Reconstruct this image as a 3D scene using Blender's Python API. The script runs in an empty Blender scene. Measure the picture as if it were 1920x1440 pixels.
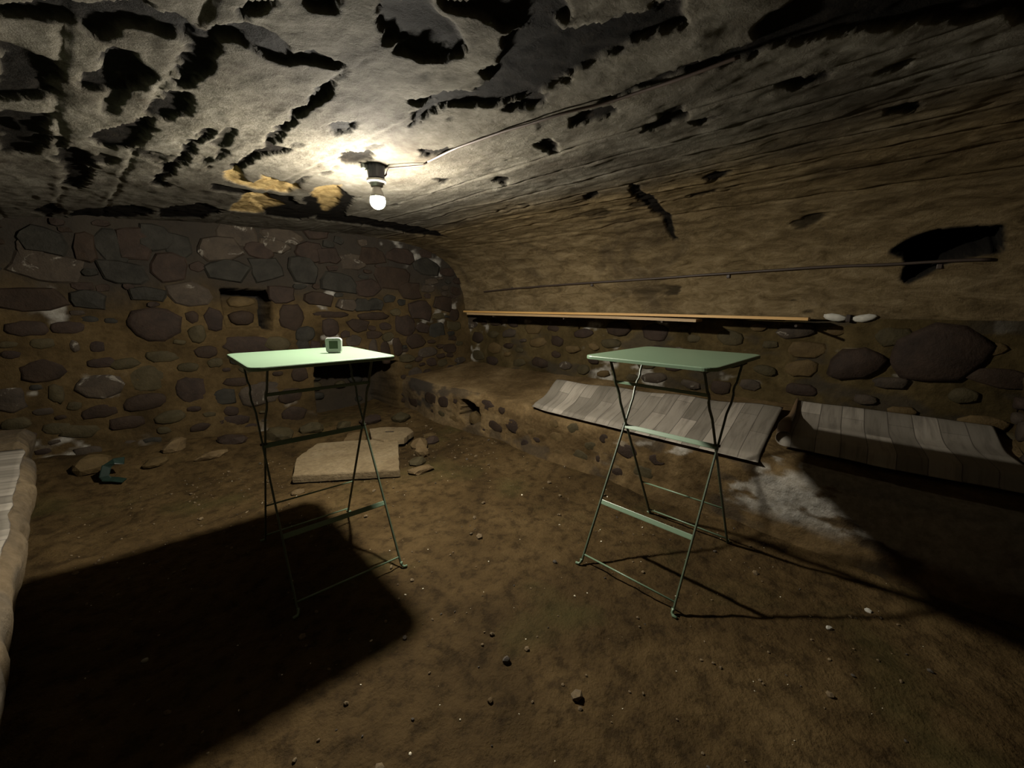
import bpy, bmesh, math, random
import numpy as np
from mathutils import Vector, Matrix, Euler
C = bpy.context.scene.collection
scene = bpy.context.scene

# ------------------------------------------------------------------ camera, world, exposure
# world frame: X across the cellar (towards the right-hand long wall), Y along the vault, Z up
CAM_YAW, CAM_PITCH, CAM_H = math.radians(-48.0), 0.1908, 1.2106
cam_d = bpy.data.cameras.new('camera')
cam_d.sensor_width = 36.0
cam_d.lens = 746.33 / 1920 * 36
cam_d.clip_start = 0.02
cam = bpy.data.objects.new('camera', cam_d); C.objects.link(cam)
cam.location = (0, 0, CAM_H)
cam.rotation_euler = (math.pi / 2 - CAM_PITCH, 0, CAM_YAW)
scene.camera = cam
w = bpy.data.worlds.new('cellar_dark'); scene.world = w; w.use_nodes = True
w.node_tree.nodes['Background'].inputs[0].default_value = (0.9, 0.95, 1.0, 1)
w.node_tree.nodes['Background'].inputs[1].default_value = 0.0006
scene.view_settings.view_transform = 'Standard'
scene.view_settings.look = 'None'
scene.view_settings.gamma = 1.0
scene.view_settings.use_curve_mapping = False
scene.view_settings.exposure = 0.0
BULB_RADIANCE = 4400.0
BULB_COL = (1.0, 0.93, 0.79)
LAMP = (1.097, 1.863, 1.713)

# ------------------------------------------------------------------ measured plan data (metres in the cellar)
BARE=[[(1.387,1.536),(1.477,1.561),(1.483,1.599),(1.467,1.682),(1.447,1.732),(1.473,1.796),(1.431,1.866),(1.362,1.903)],[(1.356,1.997),(1.461,1.977),(1.45,2.195),(1.435,2.309),(1.423,2.522),(1.321,2.521)],[(1.492,2.33),(1.546,2.401),(1.579,2.766),(1.561,3.151),(1.495,3.094)],[(1.564,1.466),(1.592,1.422),(1.638,1.483),(1.655,1.559),(1.62,1.667),(1.579,1.723),(1.52,1.71),(1.525,1.64),(1.559,1.587)],[(1.654,1.202),(1.716,1.226),(1.748,1.276),(1.742,1.332),(1.756,1.367),(1.742,1.474),(1.744,1.553),(1.699,1.577),(1.715,1.496),(1.702,1.398),(1.698,1.307),(1.67,1.265),(1.624,1.295),(1.586,1.315),(1.559,1.297)],[(1.399,1.348),(1.508,1.271),(1.615,1.199),(1.628,1.23),(1.582,1.298),(1.554,1.4),(1.509,1.343),(1.44,1.367),(1.396,1.393)],[(1.673,1.766),(1.699,1.607),(1.733,1.606),(1.758,1.732),(1.738,1.881),(1.695,1.873),(1.659,1.827)],[(1.556,2.132),(1.604,2.013),(1.686,1.88),(1.697,2.059),(1.675,2.196),(1.622,2.307),(1.582,2.279)],[(1.704,1.229),(1.769,1.153),(1.857,1.169),(1.907,1.201),(1.918,1.127),(1.995,1.164),(1.999,1.186),(1.917,1.212),(1.889,1.262),(1.838,1.262),(1.759,1.226)],[(1.756,1.09),(1.757,1.044),(1.791,1.014),(1.772,1.125)],[(1.836,0.972),(1.887,0.926),(1.902,0.975),(1.861,0.972)],[(1.802,2.911),(1.825,2.218),(1.848,1.864),(1.868,1.874),(1.851,2.278),(1.84,2.752),(1.865,2.94)],[(2.019,2.321),(2.051,1.98),(2.027,1.597),(2.031,1.255),(2.046,1.275),(2.051,1.624),(2.079,2.025),(2.059,2.376)],[(2.052,2.094),(2.052,1.937),(2.143,1.923),(2.132,1.995),(2.076,2.082)],[(1.949,0.867),(2.008,0.816),(2.073,0.825),(2.12,0.824),(2.177,0.845),(2.195,0.891),(2.169,0.971),(2.135,0.995),(2.08,1.004),(2.071,0.949),(2.028,0.97),(1.976,0.929)],[(2.051,0.797),(2.138,0.697),(2.229,0.605),(2.281,0.616),(2.264,0.671),(2.315,0.655),(2.361,0.56),(2.38,0.481),(2.412,0.405),(2.512,0.441),(2.441,0.574),(2.482,0.606),(2.46,0.726),(2.486,0.763),(2.514,0.807),(2.503,0.947),(2.46,1.06),(2.376,1.146),(2.274,1.212),(2.288,1.099),(2.329,1.03),(2.393,0.992),(2.385,0.91),(2.396,0.816),(2.361,0.909),(2.322,0.92),(2.305,0.835),(2.24,0.77),(2.259,0.721),(2.184,0.741)],[(2.509,1.049),(2.515,0.935),(2.557,0.873),(2.574,0.944),(2.544,1.031)],[(2.344,1.357),(2.312,1.228),(2.34,1.13),(2.354,1.225)],[(2.156,1.572),(2.158,1.5),(2.199,1.455),(2.22,1.544),(2.205,1.643)],[(2.321,1.846),(2.322,1.798),(2.392,1.711),(2.45,1.815),(2.412,1.904),(2.373,1.944)],[(2.526,1.55),(2.57,1.533),(2.596,1.455),(2.637,1.506),(2.575,1.594)],[(2.838,1.832),(2.88,1.795),(2.951,1.93)],[(3.098,1.69),(3.062,1.586),(3.125,1.566),(3.202,1.694)],[(2.849,1.154),(2.843,1.101),(2.957,1.112),(3.002,1.161),(2.944,1.178)],[(2.738,0.918),(2.744,0.833),(2.77,0.75),(2.81,0.786),(2.813,0.944)],[(3.049,0.78),(2.945,0.667),(2.936,0.589),(3.048,0.629)],[(2.712,0.753),(2.713,0.63),(2.696,0.505),(2.713,0.32),(2.76,0.33),(2.729,0.517),(2.736,0.64),(2.738,0.728)],[(2.633,0.305),(2.602,0.249),(2.588,0.192),(2.959,-0.188),(3.086,-0.212),(2.938,-0.041),(2.799,0.119),(2.793,0.224),(2.741,0.342)],[(3.007,0.315),(3.001,0.247),(3.018,0.188),(3.069,0.209),(3.057,0.298)],[(3.134,0.099),(3.111,0.042),(3.168,0.052)],[(3.492,0.055),(3.477,0.014),(3.53,-0.028),(3.597,0.014),(3.538,0.064)],[(3.087,0.622),(3.109,0.517),(3.148,0.609)],[(3.839,0.798),(3.797,0.725),(3.817,0.646),(3.905,0.735)],[(3.711,1.481),(3.71,1.391),(3.793,1.402),(3.83,1.502)],[(3.656,1.168),(3.753,1.116),(4.082,1.154),(4.351,1.132),(4.519,1.148),(4.525,1.18),(4.371,1.183),(4.101,1.215),(3.864,1.201)],[(2.29,3.015),(2.384,2.744),(2.583,2.943),(2.652,2.776),(2.883,3.037),(2.747,3.479),(2.52,3.479)],[(2.237,0.764),(2.296,0.669),(2.481,0.468),(2.489,0.599),(2.488,0.741),(2.522,0.918),(2.46,1.06),(2.36,1.1),(2.362,0.921)],[(2.509,2.751),(2.538,2.511),(2.563,2.359),(2.723,2.518),(2.957,3.107),(3.181,3.111),(3.619,3.075),(4.009,3.186),(3.794,3.409),(3.337,3.39),(2.899,3.447)],[(2.027,2.745),(2.14,2.754),(2.305,2.768),(2.454,2.729),(2.469,2.904),(2.231,2.903),(2.072,2.904)],[(1.527,3.898),(1.793,3.587),(1.947,3.779),(1.81,4.11),(1.544,4.248)],[(1.356,3.919),(1.438,3.622),(1.492,3.906),(1.418,4.21)],[(1.931,3.652),(2.094,3.279),(2.252,3.474),(2.21,3.893),(1.976,4.012)]]  # dark areas of the vault: fallen plaster plus shaded spots, painted alike
TAN=[[(2.014,2.436),(2.063,2.349),(2.18,2.615),(2.188,2.382),(2.393,2.522),(2.384,2.659),(2.203,2.699),(2.09,2.65)],[(2.227,2.942),(2.294,2.778),(2.482,3.036),(2.435,3.427),(2.278,3.451)],[(2.447,2.438),(2.529,2.286),(2.763,2.784),(2.796,3.109),(2.545,2.68)]]
HOLE=[[(4.65,-0.166),(4.641,-0.234),(4.652,-0.399),(4.771,-0.426),(4.789,-0.317),(4.819,-0.233),(4.874,-0.172),(4.915,-0.113),(4.899,-0.094),(4.822,-0.1),(4.77,-0.086),(4.74,-0.028),(4.707,-0.062),(4.671,-0.108)]]
CABLE1= [(2.605, 1.907), (2.6, 1.841), (2.624, 1.808), (2.629, 1.64), (2.609, 1.425), (2.629, 1.135), (2.656, 0.907), (2.702, 0.748), (2.713, 0.63), (2.714, 0.511), (2.72, 0.347)]
CABLE2= [(4.889, 3.395), (4.866, 2.936), (4.845, 2.245), (4.833, 1.495), (4.815, 0.711), (4.807, 0.268), (4.817, -0.071), (4.806, -0.276), (4.818, -0.444)]
WST=[(-0.08,1.58,0.12,0.18),(-0.03,1.65,0.21,0.17),(-0.04,1.47,0.32,0.19),(0.17,1.62,0.1,0.18),(0.31,1.64,0.17,0.22),(0.55,1.73,0.2,0.19),(0.67,1.68,0.17,0.16),(1.07,1.81,0.27,0.17),(1.41,1.83,0.32,0.12),(1.68,1.9,0.23,0.14),(0.43,1.67,0.19,0.21),(0.93,1.69,0.28,0.18),(1.2,1.7,0.2,0.13),(1.34,1.74,0.22,0.12),(1.62,1.71,0.23,0.16),(0.34,1.46,0.26,0.15),(0.61,1.51,0.21,0.2),(0.97,1.51,0.27,0.16),(1.25,1.54,0.25,0.2),(1.56,1.54,0.24,0.21),(0.7,1.31,0.25,0.18),(-0.13,1.26,0.31,0.15),(0.14,1.26,0.17,0.12),(1.0,1.28,0.19,0.1),(1.02,1.13,0.24,0.12),(0.83,1.11,0.13,0.19),(1.41,1.12,0.23,0.26),(1.34,1.32,0.22,0.14),(-0.18,1.07,0.19,0.1),(0.01,1.07,0.18,0.08),(0.47,1.08,0.34,0.24),(0.13,0.93,0.08,0.09),(0.02,0.94,0.05,0.08),(0.71,1.0,0.12,0.16),(0.69,1.13,0.09,0.1),(0.48,0.83,0.2,0.09),(0.75,0.85,0.15,0.11),(0.62,0.73,0.14,0.08),(0.8,0.75,0.11,0.08),(-0.15,0.78,0.21,0.16),(-0.27,0.9,0.08,0.06),(0.14,0.81,0.16,0.08),(0.26,0.79,0.17,0.09),(-0.11,0.61,0.08,0.14),(0.11,0.64,0.25,0.18),(0.38,0.66,0.23,0.21),(-0.32,0.6,0.15,0.17),(0.62,0.54,0.22,0.22),(0.92,0.57,0.19,0.08),(0.83,0.45,0.18,0.15),(1.11,0.44,0.35,0.22),(0.33,0.48,0.29,0.14),(0.08,0.45,0.2,0.1),(-0.04,0.51,0.08,0.06),(0.86,0.32,0.11,0.09),(0.87,0.23,0.25,0.1),(1.09,0.1,0.25,0.18),(0.46,0.34,0.19,0.1),(-0.14,0.36,0.15,0.09),(-0.04,0.32,0.21,0.1),(0.64,0.22,0.14,0.07),(1.05,0.89,0.41,0.17),(1.27,0.88,0.21,0.13),(1.51,0.96,0.18,0.15),(1.74,1.02,0.18,0.18),(1.86,1.44,0.3,0.18),(1.66,1.29,0.24,0.13),(1.9,1.23,0.21,0.11),(1.75,1.14,0.34,0.07),(2.06,1.23,0.16,0.12),(2.2,1.24,0.17,0.12),(2.16,1.12,0.34,0.08),(1.48,0.84,0.12,0.2),(1.58,0.81,0.1,0.18),(2.14,0.77,0.1,0.21),(2.28,0.73,0.12,0.25),(2.41,0.78,0.11,0.21),(2.51,1.01,0.25,0.23),(2.71,1.18,0.26,0.21),(2.63,0.83,0.23,0.16),(2.76,0.7,0.24,0.12),(2.9,0.94,0.21,0.19),(2.99,1.25,0.23,0.16),(3.13,1.12,0.15,0.16),(2.13,1.4,0.27,0.16),(2.42,1.52,0.36,0.22),(2.59,1.39,0.25,0.17),(1.42,0.59,0.16,0.15),(1.33,0.39,0.2,0.15),(1.34,0.21,0.22,0.16),(1.55,-0.02,0.29,0.11),(2.2,1.72,0.28,0.16),(2.49,1.74,0.3,0.14),(2.8,1.65,0.3,0.17),(1.99,1.65,0.24,0.15),(1.77,1.69,0.19,0.13)]
PROF=[(-1.12,1.1),(-1.1175,1.1094),(-1.1125,1.1281),(-1.105,1.1562),(-1.095,1.1938),(-1.0794,1.2325),(-1.0581,1.2725),(-1.0312,1.3137),(-0.9988,1.3563),(-0.96,1.3981),(-0.915,1.4394),(-0.8637,1.48),(-0.8063,1.52),(-0.7444,1.5575),(-0.6781,1.5925),(-0.6075,1.625),(-0.5325,1.655),(-0.4562,1.6825),(-0.3788,1.7075),(-0.3,1.73),(-0.22,1.75),(-0.1319,1.7688),(-0.0356,1.7862),(0.0687,1.8025),(0.1812,1.8175),(0.2937,1.8305),(0.4062,1.8415),(0.5188,1.8505),(0.6313,1.8575),(0.7406,1.8634),(0.8469,1.8681),(0.95,1.8718),(1.05,1.8742),(1.1562,1.8775),(1.2687,1.8815),(1.3875,1.8862),(1.5125,1.8917),(1.6375,1.8965),(1.7625,1.9005),(1.8875,1.9037),(2.0125,1.9062),(2.1313,1.9066),(2.2438,1.9047),(2.35,1.9006),(2.45,1.8944),(2.5438,1.8847),(2.6313,1.8716),(2.7125,1.855),(2.7875,1.835),(2.855,1.8134),(2.915,1.7903),(2.9675,1.7656),(3.0125,1.7394),(3.0531,1.7122),(3.0894,1.6841),(3.1212,1.655),(3.1488,1.625),(3.1731,1.5944),(3.1944,1.5631),(3.2125,1.5312),(3.2275,1.4988),(3.2406,1.465),(3.2519,1.43),(3.2612,1.3938),(3.2687,1.3562),(3.2756,1.3175),(3.2819,1.2775),(3.2875,1.2363),(3.2925,1.1937),(3.2962,1.1619),(3.2987,1.1406),(3.3,1.13)]

random.seed(7)
rs = np.random.RandomState(3)

# ------------------------------------------------------------------ noise
_T = np.random.RandomState(11).rand(256, 256).astype(np.float64) * 2 - 1
def vnoise(x, y, seed=0):
    x = np.asarray(x, float) + seed * 17.31; y = np.asarray(y, float) + seed * 9.77
    xi = np.floor(x).astype(int); yi = np.floor(y).astype(int)
    fx = x - xi; fy = y - yi
    fx = fx * fx * fx * (fx * (fx * 6 - 15) + 10); fy = fy * fy * fy * (fy * (fy * 6 - 15) + 10)
    a = _T[xi & 255, yi & 255]; b = _T[(xi + 1) & 255, yi & 255]
    c = _T[xi & 255, (yi + 1) & 255]; d = _T[(xi + 1) & 255, (yi + 1) & 255]
    return (a * (1 - fx) + b * fx) * (1 - fy) + (c * (1 - fx) + d * fx) * fy
def fbm(x, y, o=4, seed=0):
    r = 0; a = 1.0; t = 0
    for k in range(o):
        r = r + a * vnoise(x * 2 ** k, y * 2 ** k, seed + k * 3); t += a; a *= .5
    return r / t
def sstep(a, b, x):
    t = np.clip((x - a) / (b - a), 0, 1); return t * t * (3 - 2 * t)
def poly_sd(P, x, y):
    """signed distance to polygon, positive inside"""
    P = np.array(P, float); n = len(P)
    d = np.full(x.shape, 1e9); ins = np.zeros(x.shape, bool)
    for i in range(n):
        ax, ay = P[i]; bx, by = P[(i + 1) % n]
        ex, ey = bx - ax, by - ay
        t = np.clip(((x - ax) * ex + (y - ay) * ey) / (ex * ex + ey * ey + 1e-12), 0, 1)
        d = np.minimum(d, np.hypot(x - ax - t * ex, y - ay - t * ey))
        c = ((ay > y) != (by > y)) & (x < (bx - ax) * (y - ay) / ((by - ay) if abs(by - ay) > 1e-9 else 1e-9) + ax)
        ins ^= c
    return np.where(ins, d, -d)
def polys_mask(Ls, x, y, soft, grow=0.0):
    m = np.zeros(x.shape)
    for P in Ls:
        A = np.array(P); lo = A.min(0) - .1; hi = A.max(0) + .1
        k = (x > lo[0]) & (x < hi[0]) & (y > lo[1]) & (y < hi[1])
        if k.any():
            s = poly_sd(P, x[k], y[k]) + grow; m[k] = np.maximum(m[k], sstep(-soft, soft, s))
    return m

# ------------------------------------------------------------------ materials
def new_mat(name):
    m = bpy.data.materials.new(name); m.use_nodes = True
    nt = m.node_tree; b = nt.nodes['Principled BSDF']
    return m, nt, b
def N(nt, t, **k):
    n = nt.nodes.new(t)
    for a, v in k.items(): setattr(n, a, v)
    return n
def noise(nt, scale, detail=4, rough=.6, vec=None, dist=0):
    n = N(nt, 'ShaderNodeTexNoise'); n.inputs['Scale'].default_value = scale
    n.inputs['Detail'].default_value = detail; n.inputs['Roughness'].default_value = rough
    n.inputs['Distortion'].default_value = dist
    if vec: nt.links.new(vec, n.inputs['Vector'])
    return n
def ramp(nt, fac, stops):
    r = N(nt, 'ShaderNodeValToRGB'); cr = r.color_ramp
    while len(cr.elements) < len(stops): cr.elements.new(.5)
    for e, (p, c) in zip(cr.elements, stops): e.position = p; e.color = (*c, 1)
    nt.links.new(fac, r.inputs[0]); return r
def mix(nt, fac, a, b):
    m = N(nt, 'ShaderNodeMix', data_type='RGBA')
    if isinstance(fac, float): m.inputs[0].default_value = fac
    else: nt.links.new(fac, m.inputs[0])
    for s, v in ((6, a), (7, b)):
        if isinstance(v, tuple): m.inputs[s].default_value = (*v, 1)
        else: nt.links.new(v, m.inputs[s])
    return m.outputs[2]
def coords(nt, scale=(1, 1, 1), kind='Object', rot=(0, 0, 0)):
    t = N(nt, 'ShaderNodeTexCoord'); mp = N(nt, 'ShaderNodeMapping')
    mp.inputs['Scale'].default_value = scale; mp.inputs['Rotation'].default_value = rot
    nt.links.new(t.outputs[kind], mp.inputs[0]); return mp.outputs[0]
def geo_pos(nt, scale=(1, 1, 1)):
    g = N(nt, 'ShaderNodeNewGeometry'); mp = N(nt, 'ShaderNodeMapping')
    mp.inputs['Scale'].default_value = scale
    nt.links.new(g.outputs['Position'], mp.inputs[0]); return mp.outputs[0]
def bump(nt, b, h, strength=.4, dist=.01):
    n = N(nt, 'ShaderNodeBump'); n.inputs['Strength'].default_value = strength; n.inputs['Distance'].default_value = dist
    nt.links.new(h, n.inputs['Height']); nt.links.new(n.outputs[0], b.inputs['Normal'])
def attr(nt, name):
    a = N(nt, 'ShaderNodeAttribute'); a.attribute_name = name; return a.outputs['Fac']
def plain(name, col, rough=.5, metal=0, var=.12, scale=20):
    m, nt, b = new_mat(name)
    n = noise(nt, scale, 4, .6, geo_pos(nt))
    lo = tuple(c * (1 - var) for c in col); hi = tuple(min(1, c * (1 + var)) for c in col)
    r = ramp(nt, n.outputs['Fac'], [(.3, lo), (.7, hi)])
    nt.links.new(r.outputs[0], b.inputs['Base Color'])
    b.inputs['Roughness'].default_value = rough; b.inputs['Metallic'].default_value = metal
    return m

# --- plaster of the vault: pale lime plaster, yellower low on the haunch, dark patches for fallen plaster and for shaded spots
def vault_mat():
    m, nt, b = new_mat('vault_plaster')
    p = geo_pos(nt); ps = geo_pos(nt, (1, .36, 1))
    n1 = noise(nt, 3.0, 6, .65, p); n2 = noise(nt, 22, 5, .7, p); n3 = noise(nt, 15, 7, .78, ps, .7)
    pale = ramp(nt, n1.outputs['Fac'], [(.3, (.15, .135, .108)), (.55, (.235, .215, .175)), (.8, (.34, .32, .27))])
    sp = ramp(nt, n2.outputs['Fac'], [(.35, (.55, .52, .46)), (.6, (1, 1, 1))])
    mm = N(nt, 'ShaderNodeMix', data_type='RGBA', blend_type='MULTIPLY'); mm.inputs[0].default_value = .7
    nt.links.new(pale.outputs[0], mm.inputs[6]); nt.links.new(sp.outputs[0], mm.inputs[7])
    tanr = ramp(nt, n3.outputs['Fac'], [(.32, (.10, .070, .032)), (.5, (.225, .165, .085)), (.72, (.40, .31, .18))])
    c = mix(nt, attr(nt, 'haunch'), mm.outputs[2], tanr.outputs[0])
    stn = noise(nt, 1.7, 5, .6, p, 1.0)
    stain = ramp(nt, stn.outputs['Fac'], [(.5, (0, 0, 0)), (.68, (1, 1, 1))])
    c = mix(nt, stain.outputs[0], c, mix(nt, .6, c, (.05, .037, .024)))
    dark = ramp(nt, n2.outputs['Fac'], [(.3, (.006, .0055, .0045)), (.6, (.016, .013, .010)), (.8, (.05, .038, .026))])
    c = mix(nt, attr(nt, 'bare'), c, dark.outputs[0])
    tn = ramp(nt, n2.outputs['Fac'], [(.3, (.30, .19, .07)), (.6, (.62, .45, .20))])
    c = mix(nt, attr(nt, 'tan'), c, tn.outputs[0])
    c = mix(nt, attr(nt, 'hole_shade'), c, (.02, .018, .015))  # darkness inside the hole put into the colour
    nt.links.new(c, b.inputs['Base Color']); b.inputs['Roughness'].default_value = .9
    b.inputs['Specular IOR Level'].default_value = .05
    hb = noise(nt, 60, 6, .75, p)
    bump(nt, b, hb.outputs['Fac'], .8, .010)
    return m
def mortar_mat(name, a, bcol, ccol):
    m, nt, b = new_mat(name)
    p = geo_pos(nt)
    n1 = noise(nt, 2.2, 6, .65, p, .6); n2 = noise(nt, 30, 5, .7, p)
    r = ramp(nt, n1.outputs['Fac'], [(.3, a), (.52, bcol), (.75, ccol)])
    s = ramp(nt, n2.outputs['Fac'], [(.35, (.5, .5, .5)), (.65, (1, 1, 1))])
    mm = N(nt, 'ShaderNodeMix', data_type='RGBA', blend_type='MULTIPLY'); mm.inputs[0].default_value = .6
    nt.links.new(r.outputs[0], mm.inputs[6]); nt.links.new(s.outputs[0], mm.inputs[7])
    c = mix(nt, attr(nt, 'bare'), mm.outputs[2], (.045, .04, .035))  # dark patches, and shade painted into the alcove and slot
    w_ = ramp(nt, n2.outputs['Fac'], [(.35, (.42, .39, .33)), (.65, (.66, .64, .58))])
    c = mix(nt, attr(nt, 'lime'), c, w_.outputs[0])
    nt.links.new(c, b.inputs['Base Color']); b.inputs['Roughness'].default_value = .92
    b.inputs['Specular IOR Level'].default_value = .05
    bump(nt, b, n2.outputs['Fac'], .7, .012)
    return m
def stone_mat(name, a, bcol, spot=None):
    m, nt, b = new_mat(name)
    p = geo_pos(nt)
    n1 = noise(nt, 9, 5, .7, p, .4); n2 = noise(nt, 50, 4, .7, p)
    r = ramp(nt, n1.outputs['Fac'], [(.3, a), (.7, bcol)])
    c = r.outputs[0]
    if spot:
        n3 = noise(nt, 6, 5, .7, p, 1.5)
        k = ramp(nt, n3.outputs['Fac'], [(.60, (0, 0, 0)), (.66, (1, 1, 1))])
        c = mix(nt, k.outputs[0], c, spot)
    nt.links.new(c, b.inputs['Base Color']); b.inputs['Roughness'].default_value = .75
    b.inputs['Specular IOR Level'].default_value = .14
    bump(nt, b, n2.outputs['Fac'], .6, .01)
    return m
def floor_mat():
    m, nt, b = new_mat('packed_earth')
    p = geo_pos(nt)
    n1 = noise(nt, 1.3, 6, .6, p, .8); n2 = noise(nt, 14, 6, .7, p); n3 = noise(nt, 70, 3, .6, p)
    r = ramp(nt, n1.outputs['Fac'], [(.3, (.058, .036, .013)), (.5, (.115, .073, .028)), (.72, (.18, .119, .050))])
    s = ramp(nt, n2.outputs['Fac'], [(.38, (.28, .26, .23)), (.5, (.8, .79, .77)), (.62, (1, 1, 1))])
    mm = N(nt, 'ShaderNodeMix', data_type='RGBA', blend_type='MULTIPLY'); mm.inputs[0].default_value = .75
    nt.links.new(r.outputs[0], mm.inputs[6]); nt.links.new(s.outputs[0], mm.inputs[7])
    moss = noise(nt, 1.9, 3, .5, p); k = ramp(nt, moss.outputs['Fac'], [(.55, (0, 0, 0)), (.7, (1, 1, 1))])
    c = mix(nt, k.outputs[0], mm.outputs[2], mix(nt, .55, mm.outputs[2], (.075, .066, .02)))
    nt.links.new(c, b.inputs['Base Color']); b.inputs['Roughness'].default_value = .85
    b.inputs['Specular IOR Level'].default_value = .10
    ad = N(nt, 'ShaderNodeMath', operation='ADD'); nt.links.new(n2.outputs['Fac'], ad.inputs[0]); nt.links.new(n3.outputs['Fac'], ad.inputs[1])
    bump(nt, b, ad.outputs[0], .6, .012)
    return m
def vinyl_mat(name, tint=1.0):
    """vinyl flooring printed with weathered grey planks; planks run along U, rows along V (UV in metres)"""
    m, nt, b = new_mat(name)
    tc = N(nt, 'ShaderNodeTexCoord')
    br = N(nt, 'ShaderNodeTexBrick'); br.offset = .37; br.offset_frequency = 2
    br.inputs['Scale'].default_value = 1; br.inputs['Brick Width'].default_value = .62; br.inputs['Row Height'].default_value = .105
    br.inputs['Mortar Size'].default_value = .0022; br.inputs['Mortar Smooth'].default_value = .2
    br.inputs['Color1'].default_value = (.33 * tint, .30 * tint, .25 * tint, 1); br.inputs['Color2'].default_value = (.70 * tint, .64 * tint, .55 * tint, 1)
    br.inputs['Mortar'].default_value = (.16, .14, .12, 1)
    nt.links.new(tc.outputs['UV'], br.inputs['Vector'])
    mp = N(nt, 'ShaderNodeMapping'); mp.inputs['Scale'].default_value = (2.2, 26, 1); nt.links.new(tc.outputs['UV'], mp.inputs[0])
    g = noise(nt, 1.0, 6, .7, mp.outputs[0], .6)
    gr = ramp(nt, g.outputs['Fac'], [(.32, (.38, .36, .34)), (.5, (.85, .83, .8)), (.72, (1, 1, 1))])
    mm = N(nt, 'ShaderNodeMix', data_type='RGBA', blend_type='MULTIPLY'); mm.inputs[0].default_value = .75
    nt.links.new(br.outputs['Color'], mm.inputs[6]); nt.links.new(gr.outputs[0], mm.inputs[7])
    geo = N(nt, 'ShaderNodeNewGeometry')
    c = mix(nt, attr(nt, 'under'), mm.outputs[2], (.20, .13, .07))
    nt.links.new(c, b.inputs['Base Color']); b.inputs['Roughness'].default_value = .5
    return m
def wood_mat(name, a, c2):
    m, nt, b = new_mat(name)
    p = geo_pos(nt, (30, 1.2, 30)); n = noise(nt, 1.2, 6, .6, p, .5)
    r = ramp(nt, n.outputs['Fac'], [(.3, a), (.7, c2)])
    nt.links.new(r.outputs[0], b.inputs['Base Color']); b.inputs['Roughness'].default_value = .6
    return m

M = {}
M['vault'] = vault_mat()
M['mortar'] = mortar_mat('lime_mortar', (.05, .034, .016), (.12, .080, .034), (.20, .138, .062))
M['bench'] = mortar_mat('bench_render', (.10, .064, .027), (.23, .155, .072), (.42, .30, .155))
M['wallr'] = mortar_mat('damp_wall_render', (.05, .036, .014), (.12, .086, .036), (.21, .155, .07))
M['earth'] = floor_mat()
M['stone'] = [
    stone_mat('stone_dark_brown', (.028, .019, .014), (.065, .042, .029)),
    stone_mat('stone_charcoal', (.020, .018, .0135), (.052, .047, .036)),
    stone_mat('stone_plum', (.028, .018, .0115), (.058, .037, .023)),
    stone_mat('stone_olive', (.045, .036, .016), (.10, .078, .038)),
    stone_mat('stone_limed', (.045, .034, .025), (.10, .076, .052), (.30, .27, .22)),
    stone_mat('stone_ochre', (.08, .052, .020), (.17, .115, .048)),
]
M['slab'] = mortar_mat('pale_slab', (.26, .19, .11), (.38, .29, .17), (.50, .40, .26))
M['rubble'] = stone_mat('rubble_tan', (.12, .08, .036), (.26, .18, .09))
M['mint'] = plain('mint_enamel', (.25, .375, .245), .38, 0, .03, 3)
M['mint_shaded'] = plain('mint_enamel_shaded', (.11, .155, .095), .45, 0, .15, 30)  # same paint as the top, with the shade under it put into the colour
M['vinyl'] = vinyl_mat('plank_print_vinyl')
M['wood'] = wood_mat('new_pine', (.70, .38, .10), (.85, .53, .19))
M['wood2'] = wood_mat('grey_pine', (.40, .25, .11), (.58, .40, .20))
M['cable'] = plain('brown_cable_sheath', (.055, .035, .024), .6)
M['cable_pink'] = plain('pinkish_lamp_wire', (.10, .062, .045), .55)
M['porcelain'] = plain('white_porcelain', (.75, .74, .70), .25, 0, .02)
M['socket'] = plain('grey_socket', (.13, .14, .17), .5, 0, .05)
M['white_plastic'] = plain('white_plastic', (.62, .66, .60), .35, 0, .02)
M['lcd'] = plain('dim_display', (.11, .15, .09), .2, 0, .04)
M['ink'] = plain('display_digits', (.02, .03, .02), .4)
M['iron'] = plain('rusty_iron', (.06, .04, .03), .7, .3, .3)
M['gypsum'] = plain('white_gypsum', (.66, .64, .56), .8, 0, .15, 40)
M['green_rag'] = plain('dark_green_plastic', (.012, .035, .024), .5, 0, .2)
bm_, nt_, bs_ = new_mat('lit_bulb_glass')
bs_.inputs['Base Color'].default_value = (.9, .9, .9, 1)
bs_.inputs['Emission Color'].default_value = (*BULB_COL, 1); bs_.inputs['Emission Strength'].default_value = BULB_RADIANCE
M['bulb'] = bm_

# all base colours scaled down alike, so less light bounces and shadows deepen
ALBEDO_SCALE = 0.50
for m_ in bpy.data.materials:
    nt_ = m_.node_tree; b_ = nt_.nodes.get('Principled BSDF')
    if not b_ or not b_.inputs['Base Color'].is_linked: continue
    src = b_.inputs['Base Color'].links[0].from_socket
    mm_ = N(nt_, 'ShaderNodeMix', data_type='RGBA', blend_type='MULTIPLY'); mm_.inputs[0].default_value = 1
    nt_.links.new(src, mm_.inputs[6]); mm_.inputs[7].default_value = (ALBEDO_SCALE, ALBEDO_SCALE, ALBEDO_SCALE, 1)
    nt_.links.new(mm_.outputs[2], b_.inputs['Base Color'])

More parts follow.
